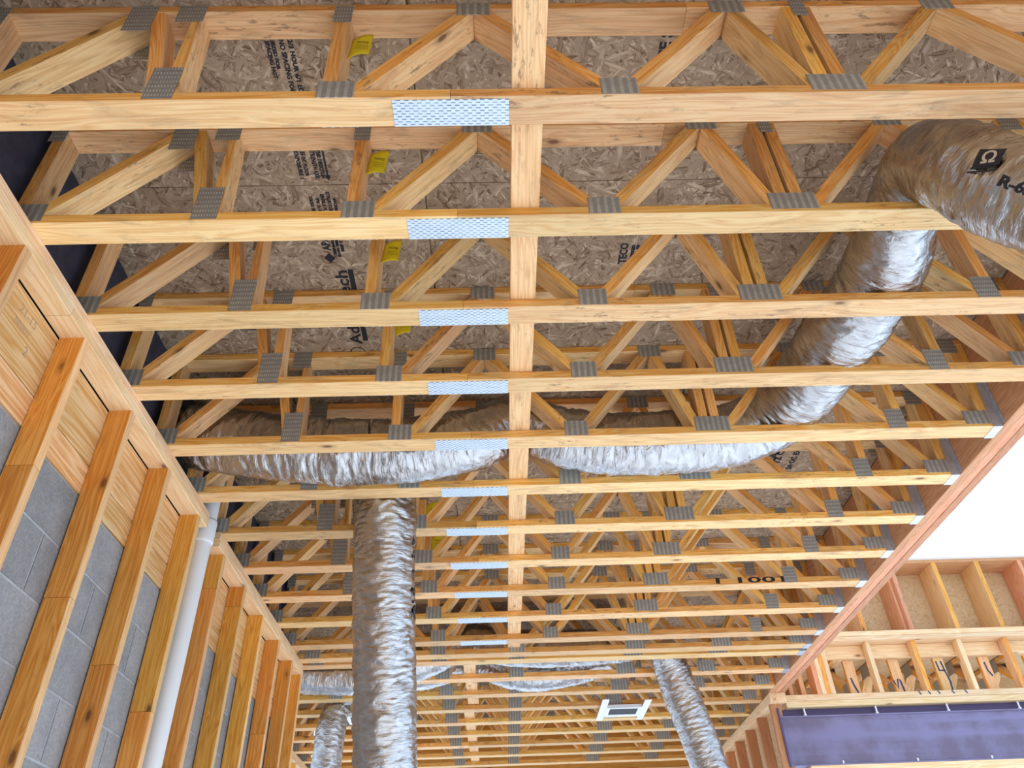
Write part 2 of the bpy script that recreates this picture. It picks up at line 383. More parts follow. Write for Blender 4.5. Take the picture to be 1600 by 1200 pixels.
add('printed_bar', box_me(0.022, 0.12, 0.0006, 'ink'), ceil, (-0.578, 2.66, -0.0008))
add('printed_diamond', mesh('dia', [(0, -.028, 0), (.024, 0, 0), (0, .028, 0), (-.024, 0, 0)], [(0, 1, 2, 3)]), ceil, (-0.652, 2.205, -0.0008), 'ink')
for s in ('R-12 O.C.', 'WALL'):
    deck_print(s, 1.62 + 0.05 * len(s) / 9, 3.95, 0.06, False, 0.3, 0.003)
deck_print('24 OC EXPOSURE 1', 1.76, 3.95, 0.045, False, 0.42, 0.003)

# left wall: block, ledger boards, furring studs, plates
XP = -1.384
wl = empty('wall_left', (XP, 3.4, 0)); tag(wl, 'grey block wall furred out with pine studs', None, None, 'structure')
def lw(o):                                  # children are placed in world numbers, the wall's empty sits at its foot
    o.location = Vector(o.location) - Vector((XP, 3.4, 0)); return o
bz = CZ + 1.245
for r in range(-6, 1):
    z0 = bz + 0.2032 * r
    if z0 < 0.3: continue
    ph = 0.0 if r % 2 else 0.2032
    for c in range(-1, 11):
        y0 = 1.52 + ph + c * 0.4064
        y1 = min(y0 + 0.3964, 5.60)
        if y0 > 5.5 or y1 < 1.5: continue
        o = lw(add('concrete_block', box_me(0.19, y1 - y0, 0.1932, 'block'), wl, (-1.573, (y0 + y1) / 2, z0 + 0.0966)))
o = lw(slab('mortar_bed', -1.663, -1.4815, -1.8, 5.60, 0.0, bz + 0.2, 'mortar', wl))
o = lw(slab('block_base', -1.668, -1.478, 1.2, 5.60, 0.0, 0.3, 'block', wl))
for y0, y1 in ((0.9, 2.45), (2.453, 4.10), (4.103, 5.60)):
    lw(box('ledger_board', -1.512, -1.4735, y0, y1, CZ + 1.565, CZ + 1.807, 'ply', wl))
    lw(box('ledger_board', -1.512, -1.4735, y0, y1, CZ + 1.45, CZ + 1.560, 'ply', wl))
lw(slab('rim_sheet', -1.56, -1.50, -1.8, 5.60, CZ + 1.81, H + 0.505, 'dark_rim', wl))  # plain dark sheet filling the void behind the truss ends
SY = [1.222, 1.631, 2.050, 2.472, 2.890, 3.300, 3.722, 4.124, 4.534, 4.944, 5.330, 5.626]
for i, y in enumerate(SY):
    cut = CZ + (1.10, 0.9, 1.30, 1.06, 0.98, 0.93, 1.63, 1.70, 0.4, 1.25, 1.15, 0.6)[i]
    x0 = -1.4728
    for a, b in ((0.0, cut - 0.0008), (cut + 0.0008, H - 0.0765)):
        lw(box('stud', x0, XP, y - 0.038, y, a, b, 'stud', wl))
for y0, y1 in ((0.9, 2.66), (2.662, 3.395), (3.585, 5.63)):
    lw(box('top_plate', -1.4728, XP - 0.001, y0, y1, H - 0.038, H - 0.0005, 'plate', wl))
for y0, y1 in ((0.9, 1.9), (1.902, 3.39), (3.592, 5.632)):
    lw(box('top_plate', -1.4728, XP, y0, y1, H - 0.0762, H - 0.0385, 'plate', wl))
for bd, z, dy, s in (('21-15', 1.735, 0, 0.045), ('NNRN', 1.69, 0.0, 0.03), ('2', 1.63, 0.09, 0.05)):
    lettering(bd, (-1.4732 - XP, 1.79 + dy - 3.4, CZ + z), (0, 1, 0), (0, 0, 1), s, 'stampink', wl, 0, None, 'stamped_lettering')

# far left wall of the wider bay, seen past the end of the block wall
w2 = empty('wall_far', (-1.97, 7.5, 0)); tag(w2, 'stud wall of the wider bay beyond the block wall', None, None, 'structure')
def w2p(o): o.location = Vector(o.location) - Vector((-1.97, 7.5, 0)); return o
w2p(box('top_plate', -2.06, -1.97, 5.7, 9.24, H - 0.0762, H - 0.0005, 'plate', w2))
for k in range(9): w2p(box('stud', -2.059, -1.97, 5.75 + k * .4064, 5.788 + k * .4064, 0, H - 0.077, 'stud', w2))
w2p(slab('sheathing', -2.08, -2.062, 5.7, 9.24, H - 0.076, H + 0.5, 'osb2', w2))

# unseen wall added behind the viewer, roof left off, to bounce warm light
wv = empty('wall_rear_bounce', (0, -4.0, 0)); tag(wv, 'unseen sheathed wall added behind the viewer to bounce light', None, None, 'structure')
for k in range(6): slab('osb_panel', -3.66 + k * 1.22, -2.443 + k * 1.22, -0.02, 0.0, 0, H + 0.5, 'ply', wv)
# end wall and girder closing the truss bay
wb = empty('wall_back', (0.1, 9.30, 0)); tag(wb, 'orange girder and framed wall closing the far end', None, None, 'structure')
def wbp(o): o.location = Vector(o.location) - Vector((0.1, 9.30, 0)); return o
for i in range(2): wbp(box('girder', -2.06, 2.236, 9.275 + i * .0455, 9.319 + i * .0455, H + 0.001, H + 0.505, 'girder', wb))
wbp(box('top_plate', -2.06, 2.236, 9.265, 9.354, H - 0.0762, H - 0.001, 'plate', wb))
for k in (0, 1, 9, 10): wbp(box('stud', -2.05 + k * .4064, -2.012 + k * .4064, 9.266, 9.354, 0, H - 0.077, 'stud', wb))

# right wall beyond the beam
XR = 2.237
wr = empty('wall_right', (XR, 8.0, 0)); tag(wr, 'red-brown stud wall carrying on from the end of the beam', None, None, 'structure')
def wrp(o): o.location = Vector(o.location) - Vector((XR, 8.0, 0)); return o
for z0, z1, y0 in ((H - 0.038, H - 0.0005, 6.658), (H - 0.0762, H - 0.0385, 6.66)):
    wrp(box('top_plate', XR, XR + (0.1335 if y0 < 6.68 else 0.089), y0, 9.26, z0, z1, 'plate', wr))
for k in range(5):
    y = 6.70 + k * 0.4064
    wrp(box('stud', XR, XR + 0.089, y, y + 0.038, 0, H - 0.077, 'redstud', wr))
wrp(slab('sheathing', XR + 0.137, XR + 0.149, 6.99, 8.80, 0, H + 0.5, 'osb2', wr))
wrp(slab('sheathing', XR + 0.137, XR + 0.149, 8.803, 9.37, H - 0.076, H + 0.5, 'osb2', wr))
wrp(box('end_post', XR, XR + 0.13, 9.12, 9.255, 0, H - 0.077, 'redstud', wr))

# ------------------------------------------------------------------ laminated beam over the opening
bm_ = empty('header_beam', (XR, 3.5, H)); tag(bm_, 'long three-ply laminated beam along the open side, against the sky', 'beam')
for i in range(3):
    x0 = XR + 0.0008 + i * 0.0448
    box('ply', x0 - XR, x0 + 0.0442 - XR, -1.8 - 3.5, 6.655 - 3.5, 0.0004 + (0.003 if i == 1 else 0), 0.5, 'lvl', bm_)

# ------------------------------------------------------------------ courtyard wall with steel lintel
DW = 6.68
wc = empty('wall_outer', (4.0, DW, 0)); tag(wc, 'framed courtyard wall over the steel lintel', None, None, 'structure')
def wcp(o): o.location = Vector(o.location) - Vector((4.0, DW, 0)); return o
XE = 7.2
wcp(box('bottom_plate', 2.372, XE, DW, DW + 0.14, H - 0.064, H - 0.016, 'plate', wc))
wcp(box('bottom_plate', 2.372, XE, DW + 0.002, DW + 0.14, H - 0.112, H - 0.065, 'plate', wc))
wcp(box('middle_plate', 2.40, XE, DW - 0.03, DW + 0.285, H + 0.450, H + 0.492, 'plate', wc))
wcp(box('middle_plate', 2.40, XE, DW - 0.028, DW + 0.285, H + 0.412, H + 0.449, 'plate', wc))
wcp(box('header_board', 2.40, XE, DW + 0.10, DW + 0.138, H + 0.302, H + 0.411, 'plate', wc))
for i, x in enumerate((3.216, 3.618, 4.022, 4.428, 4.834, 5.24, 5.65)):
    wcp(box('cripple_stud', x - 0.038, x, DW + 0.001, DW + 0.09, H - 0.0155, H + 0.4115, 'stud' if i % 2 else 'plate', wc))
for i in range(4): wcp(box('post_ply', 2.655 + i * 0.039, 2.6932 + i * 0.039, DW + 0.002, DW + 0.14, H - 0.0155, H + 0.4115, ('lvl', 'plate', 'stud', 'plate')[i], wc))
for x in (2.43, 2.53): wcp(box('cripple_stud', x, x + 0.038, DW + 0.03, DW + 0.12, H - 0.0155, H + 0.4115, 'redstud', wc))
for i, x in enumerate((2.42, 2.825, 3.232, 3.656, 4.063, 4.466, 4.87, 5.28, 5.69)):
    wcp(box('tall_stud', x - 0.038, x, DW + 0.001, DW + 0.284, H + 0.4925, H + 1.124, 'stud' if i % 3 else 'lvl', wc))
wcp(box('tall_stud', 3.595, 3.617, DW + 0.05, DW + 0.284, H + 0.4925, H + 1.124, 'lvl', wc))
wcp(box('top_plate', 2.38, XE, DW, DW + 0.285, H + 1.1245, H + 1.150, 'lvl', wc))
wcp(slab('roof_edge', 2.38, XE, DW - 0.04, DW + 0.32, H + 1.151, H + 1.175, 'white', wc))
for x0, x1 in ((2.38, 3.60), (3.603, 4.82), (4.823, 6.04), (6.043, XE)):
    wcp(slab('osb_panel', x0, x1, DW + 0.286, DW + 0.298, H + 0.40, H + 1.15, 'osb2', wc))
wcp(slab('rim_board', 2.40, XE, DW + 1.16, DW + 1.18, H - 0.08, H + 0.428, 'osb2', wc))
wcp(slab('osb_panel', 2.40, XE, DW + 0.30, DW + 1.2, H + 0.412, H + 0.428, 'osb2', wc))

st = empty('steel_lintel', (4.6, DW + 0.05, H - 0.56)); tag(st, 'blue-violet primed steel lintel beam bolted under the courtyard wall plate', 'steel beam')
def stp(o): o.location = Vector(o.location) - Vector((4.6, DW + 0.05, H - 0.56)); return o
stp(slab('web_plate', 2.30, XE, DW + 0.012, DW + 0.034, H - 0.545, H - 0.190, 'steel', st))
stp(slab('upper_flange', 2.30, XE, DW + 0.004, DW + 0.12, H - 0.1898, H - 0.180, 'steel', st))
stp(slab('recessed_channel', 2.30, XE, DW + 0.075, DW + 0.12, H - 0.1798, H - 0.1130, 'steel_dark', st))
stp(slab('lower_flange', 2.30, XE, DW + 0.004, DW + 0.12, H - 0.5552, H - 0.5452, 'steel', st))
stp(slab('end_plate', 2.286, 2.2998, DW + 0.004, DW + 0.12, H - 0.56, H - 0.113, 'steel_dark', st))
def cyl_me(r, h, mat, n=10):
    key = ('c', r, h, mat, n)
    if key in _cache: return _cache[key]
    v = [(r * math.cos(2 * math.pi * i / n), r * math.sin(2 * math.pi * i / n), z) for z in (0, h) for i in range(n)]
    f = [tuple(range(n - 1, -1, -1)), tuple(range(n, 2 * n))] + [(i, (i + 1) % n, n + (i + 1) % n, n + i) for i in range(n)]
    me = mesh('rod', v, f); me.materials.append(M[mat]); _cache[key] = me; return me
for k in range(8):
    x = 2.515 + 0.598 * k
    b = stp(add('bolt', cyl_me(0.007, 0.082, 'white'), st, (x, DW + 0.03, H - 0.197)))
    add('nut', cyl_me(0.014, 0.012, 'white', 6), b, (0, 0, 0.02))
    stp(add('bolt', cyl_me(0.007, 0.02, 'white'), st, (x + 0.2, DW + 0.008, H - 0.545)))
box_o = box('wood_sill', 2.45, XE, DW + 0.002, DW + 0.14, H - 0.62, H - 0.5555, 'plate'); tag(box_o, 'pale wooden plank fixed under the steel lintel', 'plank')

# wing trusses whose ends show between the cripple studs
def wing_truss(x, mark):
    t = empty('wing_truss', (x, DW + 0.145, H))
    board('end_post', (0.045, 0.019, -0.012), (0.045, 0.019, 0.298), 0.089, 0.036, 'stud', t, (1, 0, 0))
    board('end_block', (0.045, 0.008, -0.0155), (0.045, 0.008, 0.055), 0.080, 0.012, 'redstud', t, (1, 0, 0))
    board('bottom_chord', (0.045, 0.039, 0.005), (0.045, 1.0, 0.005), 0.089, 0.038, 'pine', t, (1, 0, 0))
    board('top_chord', (0.045, 0.039, 0.385), (0.045, 1.0, 0.385), 0.089, 0.038, 'pine', t, (1, 0, 0))
    board('web', (0.045, 0.06, 0.03), (0.045, 0.50, 0.36), 0.087, 0.038, 'stud', t, (1, 0, 0))
    board('web', (0.045, 0.50, 0.36), (0.045, 0.95, 0.03), 0.087, 0.038, 'pine', t, (1, 0, 0))
    for s in (-0.0008, 0.0908):
        add('connector_plate', box_me(0.10, 0.13, 0.0015, 'tooth'), t, mtx=frame((s, 0.09, 0.06), (0, 1, 0), (0, 0, 1)))
        add('connector_plate', box_me(0.16, 0.11, 0.0015, 'tooth'), t, mtx=frame((s, 0.50, 0.35), (0, 1, 0), (0, 0, 1)))
    return t
def stroke(name, pts, w, mat, parent, y):
    v = []; f = []
    for i, (x, z) in enumerate(pts):
        a = Vector(pts[max(i - 1, 0)]); b = Vector(pts[min(i + 1, len(pts) - 1)]); d = (b - a).normalized(); n = Vector((-d.y, d.x)) * w / 2
        v += [(x + n.x, y, z + n.y), (x - n.x, y, z - n.y)]
        if i: f.append((2 * i - 2, 2 * i - 1, 2 * i + 1, 2 * i))
    return add(name, mesh('ink', v, f), parent, mat=mat)
marks = {0: [[(0.03, 0.15), (0.04, 0.09), (0.06, 0.03), (0.065, 0.0)]],
         1: [[(-0.005, 0.12), (0.02, 0.05), (0.035, 0.13), (0.055, 0.12), (0.065, 0.02), (0.075, 0.0)]],
         2: [[(0.02, 0.27), (0.025, 0.19), (0.07, 0.19)], [(0.06, 0.27), (0.07, 0.19), (0.085, 0.10), (0.078, 0.02), (0.09, 0.0)]],
         3: [[(0.04, 0.25), (0.045, 0.18), (0.07, 0.13)]]}
wl_lab = ['wing truss end with a short blue pen dash, nearest the built-up post', 'wing truss end with a zigzag blue pen letter low on its post', 'wing truss end with a tall blue pen figure four on its post', 'wing truss end with a single slanting blue pen stroke near its top', 'unmarked wing truss end at the right edge of the photo']
for i, x in enumerate((3.0, 3.395, 3.795, 4.195, 4.60)):
    t = wing_truss(x, None); tag(t, wl_lab[i], 'truss', 'wing trusses behind the cripple studs')
    for s in marks.get(i, []): stroke('pen_mark', s, 0.015, 'blueink', t, -0.0005)
for i, x in enumerate((3.50, 3.58, 3.66, 3.78, 3.89)):
    o = stroke('pen_mark', [(x - 4.0, H - 0.018), (x + 0.015 - 4.0, H - 0.045)], 0.012, 'blueink', wc, -0.0008)

# ------------------------------------------------------------------ floor trusses
def conn(parent, x0, x1, z0, z1, y=-0.0008):
    return add('connector_plate', box_me(x1 - x0, 0.0016, z1 - z0, 'tooth' if z1 - z0 > (x1 - x0) * 1.02 else 'tooth_v'), parent, ((x0 + x1) / 2, y, (z0 + z1) / 2))
CH = 0.089
def chord(name, t, x0, x1, z): return board(name, (x0, CH / 2, z), (x1, CH / 2, z), CH, 0.038, 'pine', t, (0, 1, 0))
def truss_a():
    t = empty('floor_truss', (0, Y0, H)); XL, XT = -1.478, 2.2355
    chord('bottom_chord', t, XL, -0.0955, 0.019); chord('bottom_chord', t, -0.0945, XT, 0.019)
    chord('top_chord', t, XL, 0.62, 0.489); chord('top_chord', t, 0.621, XT, 0.489)
    web(t, (-1.441, 0), (-1.441, .5))
    web(t, (-1.40, 0.03), (-1.015, 0.488), xlo=-1.4215, xhi=-0.998)
    web(t, (-0.888, 0.03), (-0.975, 0.47), xlo=-0.997, xhi=-0.868)
    web(t, (-0.846, 0.03), (-0.868, 0.47), xlo=-0.8675, wid=0.040)
    web(t, (-0.424, 0), (-0.424, .5))
    web(t, (-0.365, 0.025), (-0.036, 0.485), xlo=-0.4045, xhi=-0.0325)
    web(t, (-0.028, 0.485), (0.352, 0.02), xlo=-0.0315, xhi=0.3625)
    web(t, (0.373, 0.02), (0.736, 0.485), xlo=0.3635, xhi=0.7415)
    web(t, (0.748, 0.485), (0.900, 0.03), xlo=0.7425, xhi=0.9085)
    web(t, (0.9285, 0), (0.9285, .5)); web(t, (0.9795, 0), (0.9795, .5))
    web(t, (1.020, 0.03), (1.390, 0.485), xlo=0.9995, xhi=1.3965)
    web(t, (1.404, 0.485), (1.765, 0.02), xlo=1.3975, xhi=1.7755)
    web(t, (1.7955, 0), (1.7955, .5))
    web(t, (1.835, 0.488), (2.135, 0.03), xlo=1.8155, xhi=2.1585)
    web(t, (2.178, 0), (2.178, .5)); web(t, (2.2165, 0), (2.2165, .5), wid=0.0375)
    for y in (-0.0008, CH + 0.0008):
        for a in ((-1.475, -1.42, .418, .505), (-1.455, -1.362, .010, .088), (-1.062, -.982, .364, .506), (-.918, -.835, .413, .506), (-.912, -.832, .007, .158),
                  (-.45, -.395, .402, .5), (-.453, -.352, .002, .080), (-.083, .02, .437, .506), (.312, .414, .004, .080), (.69, .795, .440, .506), (.885, 1.036, .012, .088),
                  (.94, .985, .417, .506), (1.35, 1.446, .449, .506), (1.79, 1.86, .41, .506), (1.735, 1.815, .004, .105), (2.08, 2.200, .015, .086), (2.12, 2.20, .42, .505)):
            conn(t, *a, y)
    add('splice_plate', box_me(0.313, 0.080, 0.0014, 'splice'), t, (-0.0945, 0.0475, -0.0009))
    return t
def truss_b():
    t = empty('floor_truss', (0, Y0, H)); XL, XT = -2.055, 2.2355
    chord('bottom_chord', t, XL, -0.3, 0.019); chord('bottom_chord', t, -0.299, XT, 0.019)
    chord('top_chord', t, XL, 0.3, 0.489); chord('top_chord', t, 0.301, XT, 0.489)
    bn = [-1.98, -1.30, -0.42, 0.14, 0.96, 1.58]; tn = [-1.64, -0.86, -0.14, 0.55, 1.27, 1.90]
    web(t, (-2.03, 0), (-2.03, .5))
    for i in range(6):
        web(t, (bn[i] + 0.01, 0.02), (tn[i] - 0.005, 0.485), xlo=bn[i] + 0.001, xhi=tn[i] - 0.0005)
        if i < 5: web(t, (tn[i] + 0.005, 0.485), (bn[i + 1] - 0.01, 0.02), xlo=tn[i] + 0.0005, xhi=bn[i + 1] - 0.001)
    web(t, (1.905, 0.485), (2.14, 0.03), xlo=1.9005, xhi=2.158)
    web(t, (2.178, 0), (2.178, .5)); web(t, (2.2165, 0), (2.2165, .5), wid=0.0375)
    for y in (-0.0008, CH + 0.0008):
        for x in bn: conn(t, x - 0.055, x + 0.055 + (0.03 if x > 0.5 else 0), .004, .088, y)
        for x in tn: conn(t, x - 0.05, x + 0.05, .44, .506, y)
        conn(t, 2.08, 2.200, .012, .086, y)
    return t
TA, TB = truss_a(), truss_b()
ys_t = [Y0 + SP * k for k in range(11)] + [5.500, 5.642] + [Y0 + SP * k for k in range(12, 20)]
NTR = len(ys_t)
trusses = []
hint = {0: 'nearest open-web pine floor truss, along the top edge of the photo', 11: 'first truss of the doubled pair beyond the vertical foil duct',
        12: 'second truss of the doubled pair beyond the vertical foil duct', NTR - 1: 'farthest pine floor truss, lowest in the photo'}
for i, y in enumerate(ys_t):
    src = TA if i < 11 else TB
    t = src if i in (0, 11) else copy_tree(src)
    t.location = (0, y, H)
    tag(t, hint.get(i, 'open-web pine floor truss, %s from the top of the photo' % ORD[i]), 'truss', 'floor trusses in a row')
    trusses.append(t)
for k in (-1, -2):          # the row goes on overhead, above the top of the photo
    t = copy_tree(TA); t.location = (0, Y0 + SP * k, H); tag(t, ('open-web pine floor truss overhead, next one outside the top of the photo', 'open-web pine floor truss overhead, two places outside the top of the photo')[-k - 1], 'truss', 'floor trusses in a row')
# a length of writing on the ninth truss's bottom chord
lettering('1 1001', (1.32, -0.0006, 0.008), (1, 0, 0), (0, 0, 1), 0.05, 'ink', trusses[8], 0.001, 0.42, 'pen_lettering')

# bracing boards lying on the bottom chords
for nm, x0, x1, y0, y1, lab in (('strongback_board', 0.070, 0.159, 0.2, 5.59, 'long flat pine strongback board running down the middle over the trusses'),
                                ('strongback_board', -0.258, -0.169, 5.60, 6.84, 'short strongback board just past the doubled trusses'),
                                ('strongback_board', -0.305, -0.216, 6.87, 9.1, 'far strongback board over the last orange-lit trusses')):
    o = box(nm, x0, x1, y0, y1, H + 0.0385, H + 0.0765, 'pine'); tag(o, lab, 'board', 'strongback boards')

# yellow paper tags on the uprights
def paper_tag():
    v = []; f = []; nx, nz = 6, 8
    for j in range(nz + 1):
        for i in range(nx + 1):
            u, w = i / nx, j / nz
            v.append((0.064 * u + 0.004 * w, -0.012 * math.sin(u * 2.6) - 0.01 * (1 - w) * (1 - w), -0.145 * (1 - w) * (1 - 0.10 * u) - 0.022 * (1 - u) * w))
    for j in range(nz):
        for i in range(nx):
            a = j * (nx + 1) + i; f.append((a, a + 1, a + nx + 2, a + nx + 1))
    me = mesh('tag', v, f, True); o = empty('paper_tag')
    s = add('sheet', me, o, mat='yellow'); md = s.modifiers.new('th', 'SOLIDIFY'); md.thickness = 0.0006
    for bd, z, w in (('NOTICE', -0.062, 0.034),):
        lettering(bd, (0.024, -0.0155, z), (1, 0.05, 0), (0, 0.06, 1), 0.016, 'tagink', o, 0.0006, w)
    for k in range(3): add('printed_line', box_me(0.038, 0.0004, 0.0016, 'tagink'), o, (0.041, -0.0172 - 0.0006 * k, -0.080 - 0.010 * k))
    return o
PT = paper_tag(); used = False
for k in (0, 1, 2, 3, 4, 6, 7, 8):
    o = PT if not used else copy_tree(PT); used = True
    o.location = (-0.4035, ys_t[k] + 0.055, H + 0.418)
    o.rotation_euler = (0.04 * math.sin(k * 2.1), 0.05 * math.sin(k * 1.3), 0.10 * math.sin(k))
    tag(o, 'yellow printed paper tag stapled to the upright of the %s truss from the top' % ORD[k], 'tag', 'yellow paper tags')

# joist hangers on the laminated beam
def hanger():
    h = empty('joist_hanger', (0, 0, 0))
    add('seat', box_me(0.042, 0.0945, 0.0018, 'galv'), h, (2.2145, 0.0445, -0.0014))
    for s, y in ((-1, -0.0026), (1, 0.0916)):
        v = [(2.1935, y - .0008, -0.001), (2.2355, y - .0008, -0.001), (2.2355, y - .0008, 0.30), (2.212, y - .0008, 0.30), (2.1935, y - .0008, 0.05)]
        v = v + [(a, b + .0016, c) for a, b, c in v]
        f = [(0, 1, 2, 3, 4), (9, 8, 7, 6, 5)] + [(i, 5 + i, 5 + (i + 1) % 5, (i + 1) % 5) for i in range(5)]
        add('side_strap', mesh('strap', v, f), h, mat='galv')
        fy = y + s * 0.0115
        add('face_flange', box_me(0.0014, 0.022, 0.29, 'galv'), h, (2.2365, fy, 0.155))
        for z in (0.05, 0.12, 0.2): add('nail_head', cyl_me(0.004, 0.0025, 'galv', 6), h, mtx=frame((2.2358, fy, z), (0, 0, 1), (0, 1, 0)))
    return h
HG = hanger(); used = False
for k in range(3, 14):
    y = ys_t[k]
    o = HG if not used else copy_tree(HG); used = True
    o.location = (0, y, H)
    tag(o, 'galvanised joist hanger holding the right end of the %s truss from the top' % ORD[k], 'joist hanger', 'joist hangers on the beam')

# ------------------------------------------------------------------ flexible foil ducts
class Tube:
    def __init__(s, pts, rad):
        s.p = [Vector(p) for p in pts]; n = len(s.p); s.r = rad if isinstance(rad, (list, tuple)) else [rad] * n
        s.fine = []; s.fr = []
        for i in range(n - 1):
            p0, p1, p2, p3 = s.p[max(i - 1, 0)], s.p[i], s.p[i + 1], s.p[min(i + 2, n - 1)]
            for k in range(24):
                t = k / 24
                s.fine.append(0.5 * ((2 * p1) + (p2 - p0) * t + (2 * p0 - 5 * p1 + 4 * p2 - p3) * t * t + (3 * p1 - p0 - 3 * p2 + p3) * t ** 3))
                e = t * t * (3 - 2 * t); s.fr.append(s.r[i] * (1 - e) + s.r[i + 1] * e)
        s.fine.append(s.p[-1]); s.fr.append(s.r[-1])
        s.S = [0.0]
        for a, b in zip(s.fine, s.fine[1:]): s.S.append(s.S[-1] + (b - a).length)
        s.L = s.S[-1]
        T = [(s.fine[min(i + 1, len(s.fine) - 1)] - s.fine[max(i - 1, 0)]).normalized() for i in range(len(s.fine))]
        u = Vector((0, 0, 1)); u = (u - T[0] * u.dot(T[0]));
        if u.length < 0.5: u = Vector((0.5, 1, 0)); u = u - T[0] * u.dot(T[0])
        u.normalize(); s.fx = []
        for t in T:
            u = (u - t * u.dot(t)).normalized(); s.fx.append((t, u, t.cross(u)))
    def at(s, q):
        q = max(0, min(s.L, q)); lo, hi = 0, len(s.S) - 1
        while hi - lo > 1:
            m = (lo + hi) // 2
            if s.S[m] <= q: lo = m
            else: hi = m
        t = (q - s.S[lo]) / max(1e-9, s.S[hi] - s.S[lo])
        c = s.fine[lo].lerp(s.fine[hi], t); u = s.fx[lo][1].lerp(s.fx[hi][1], t).normalized(); v = s.fx[lo][2].lerp(s.fx[hi][2], t).normalized()
        return c, u, v, s.fr[lo] * (1 - t) + s.fr[hi] * t
    def pos(s, q, a, dr=0.0):
        c, u, v, r = s.at(q)
        return c + (u * math.cos(a) + v * math.sin(a)) * (r + dr)
def duct_me(tb, amp=0.006, step=0.0075, around=72, seed=0.0, fq=34):
    n = max(8, int(tb.L / step)); v = []; f = []; uv = []
    for i in range(n + 1):
        q = tb.L * i / n
        c, u, w, r = tb.at(q)
        for j in range(around):
            a = 2 * math.pi * j / around; ca, sa = math.cos(a), math.sin(a)
            n1 = mnoise.noise(Vector((q * fq + 1.4 * mnoise.noise(Vector((q * 5, ca * 2, sa * 2 + seed))), ca * 1.7 + seed, sa * 1.7)))
            n2 = mnoise.noise(Vector((q * 13, ca * 2.6 + 7 + seed, sa * 2.6)))
            n3 = mnoise.noise(Vector((q * 70, ca * 5 + 3, sa * 5 + seed)))
            n4 = mnoise.noise(Vector((q * 3.5, ca + 11 + seed, sa)))
            d = amp * ((1 - abs(n1) * 2.2) * 0.9 + n2 * 0.9 + n3 * 0.35 + n4 * 1.3)
            v.append(c + (u * ca + w * sa) * (r + d)); uv.append((q, a * 0.16))
    for i in range(n):
        for j in range(around):
            a = i * around + j; b = i * around + (j + 1) % around
            f.append((a, b, b + around, a + around))
    k = len(v); v.append(tb.at(0)[0]); v.append(tb.at(tb.L)[0]); uv += [(0, 0), (tb.L, 0)]
    for j in range(around):
        f.append((k, (j + 1) % around, j)); f.append((k + 1, n * around + j, n * around + (j + 1) % around))
    me = mesh('duct', v, f, True)
    ul = me.uv_layers.new(name='UVMap')
    vi = [0] * len(me.loops); me.loops.foreach_get('vertex_index', vi)
    flat = []
    for x in vi: flat += uv[x]
    ul.data.foreach_set('uv', flat)
    me.materials.append(M['foil'])
    return me
def wrap_text(body, tb, q0, a0, size, parent, mat='ink', width=None, flip=1, dr=0.007, rot=0.0, name='printed_lettering', me=None):
    """Print on the curved duct: x runs along the duct, y round it."""
    if me is None: me = text_me(body, size, 0.0012, 1.0, width)
    c, s = math.cos(rot), math.sin(rot)
    for vv in me.vertices:
        x, y = vv.co.x, vv.co.y; x, y = x * c - y * s, x * s + y * c
        q = q0 + flip * x; r = tb.at(q)[3]
        vv.co = tb.pos(q, a0 - flip * y / r, dr)
    me.update()
    return add(name, me, parent, mat=mat)
Z = H
# A-B-C: from the open bay at the upper right, back through the webs, then across between two trusses
tbA = Tube([(1.98, 0.86, Z - 2.4), (1.97, 0.88, Z - 1.7), (1.87, 1.00, Z - 1.05), (1.72, 1.16, Z - 0.62), (1.60, 1.30, Z - 0.40), (1.475, 1.385, Z - 0.16), (1.415, 1.435, Z + 0.02), (1.405, 1.53, Z + 0.155), (1.425, 1.72, Z + 0.195),
            (1.455, 2.0, Z + 0.180), (1.415, 2.4, Z + 0.175), (1.375, 2.72, Z + 0.180), (1.27, 2.94, Z + 0.165), (1.02, 3.035, Z + 0.130), (0.67, 3.045, Z + 0.115),
            (0.36, 3.05, Z + 0.160), (0.115, 3.05, Z + 0.238), (-0.12, 3.05, Z + 0.160), (-0.42, 3.05, Z + 0.110), (-0.553, 3.05, Z + 0.112)],
           [0.14, 0.14, 0.14, 0.140, 0.140, 0.138, 0.132, 0.126, 0.122, 0.145, 0.150, 0.150, 0.148, 0.145, 0.143, 0.141, 0.134, 0.141, 0.146, 0.148])
dA = empty('flexible_duct', tbA.p[0]); tag(dA, 'long foil duct winding through the truss webs from the upper right corner to mid ceiling', 'duct', 'foil flexible ducts')
def duct_part(name, me, root):
    o = add(name, me, root); o.location = -Vector(root.location); return o
duct_part('foil_sleeve', duct_me(tbA, 0.006, seed=1.0, fq=40), dA)
def on_root(o, root): o.location = -Vector(root.location); return o
# left section with its crimped joint
tbD = Tube([(-0.700, 3.05, Z + 0.120), (-0.76, 3.05, Z + 0.118), (-0.86, 3.05, Z + 0.132), (-1.02, 3.05, Z + 0.150), (-1.22, 3.05, Z + 0.190), (-1.46, 3.05, Z + 0.225)],
           [0.128, 0.142, 0.150, 0.150, 0.148, 0.140])
dD = empty('flexible_duct', tbD.p[0]); tag(dD, 'crinkled foil duct section between the crimped joint and the block wall', 'duct', 'foil flexible ducts')
duct_part('foil_sleeve', duct_me(tbD, 0.0065, seed=5.0), dD)
tbJ = Tube([(-0.560, 3.05, Z + 0.112), (-0.605, 3.05, Z + 0.110), (-0.65, 3.05, Z + 0.108), (-0.70, 3.05, Z + 0.108), (-0.735, 3.05, Z + 0.110), (-0.765, 3.05, Z + 0.114)], [0.151, 0.150, 0.152, 0.159, 0.157, 0.150])
duct_part('joint_wrap', duct_me(tbJ, 0.006, 0.005, seed=9.0), dD)
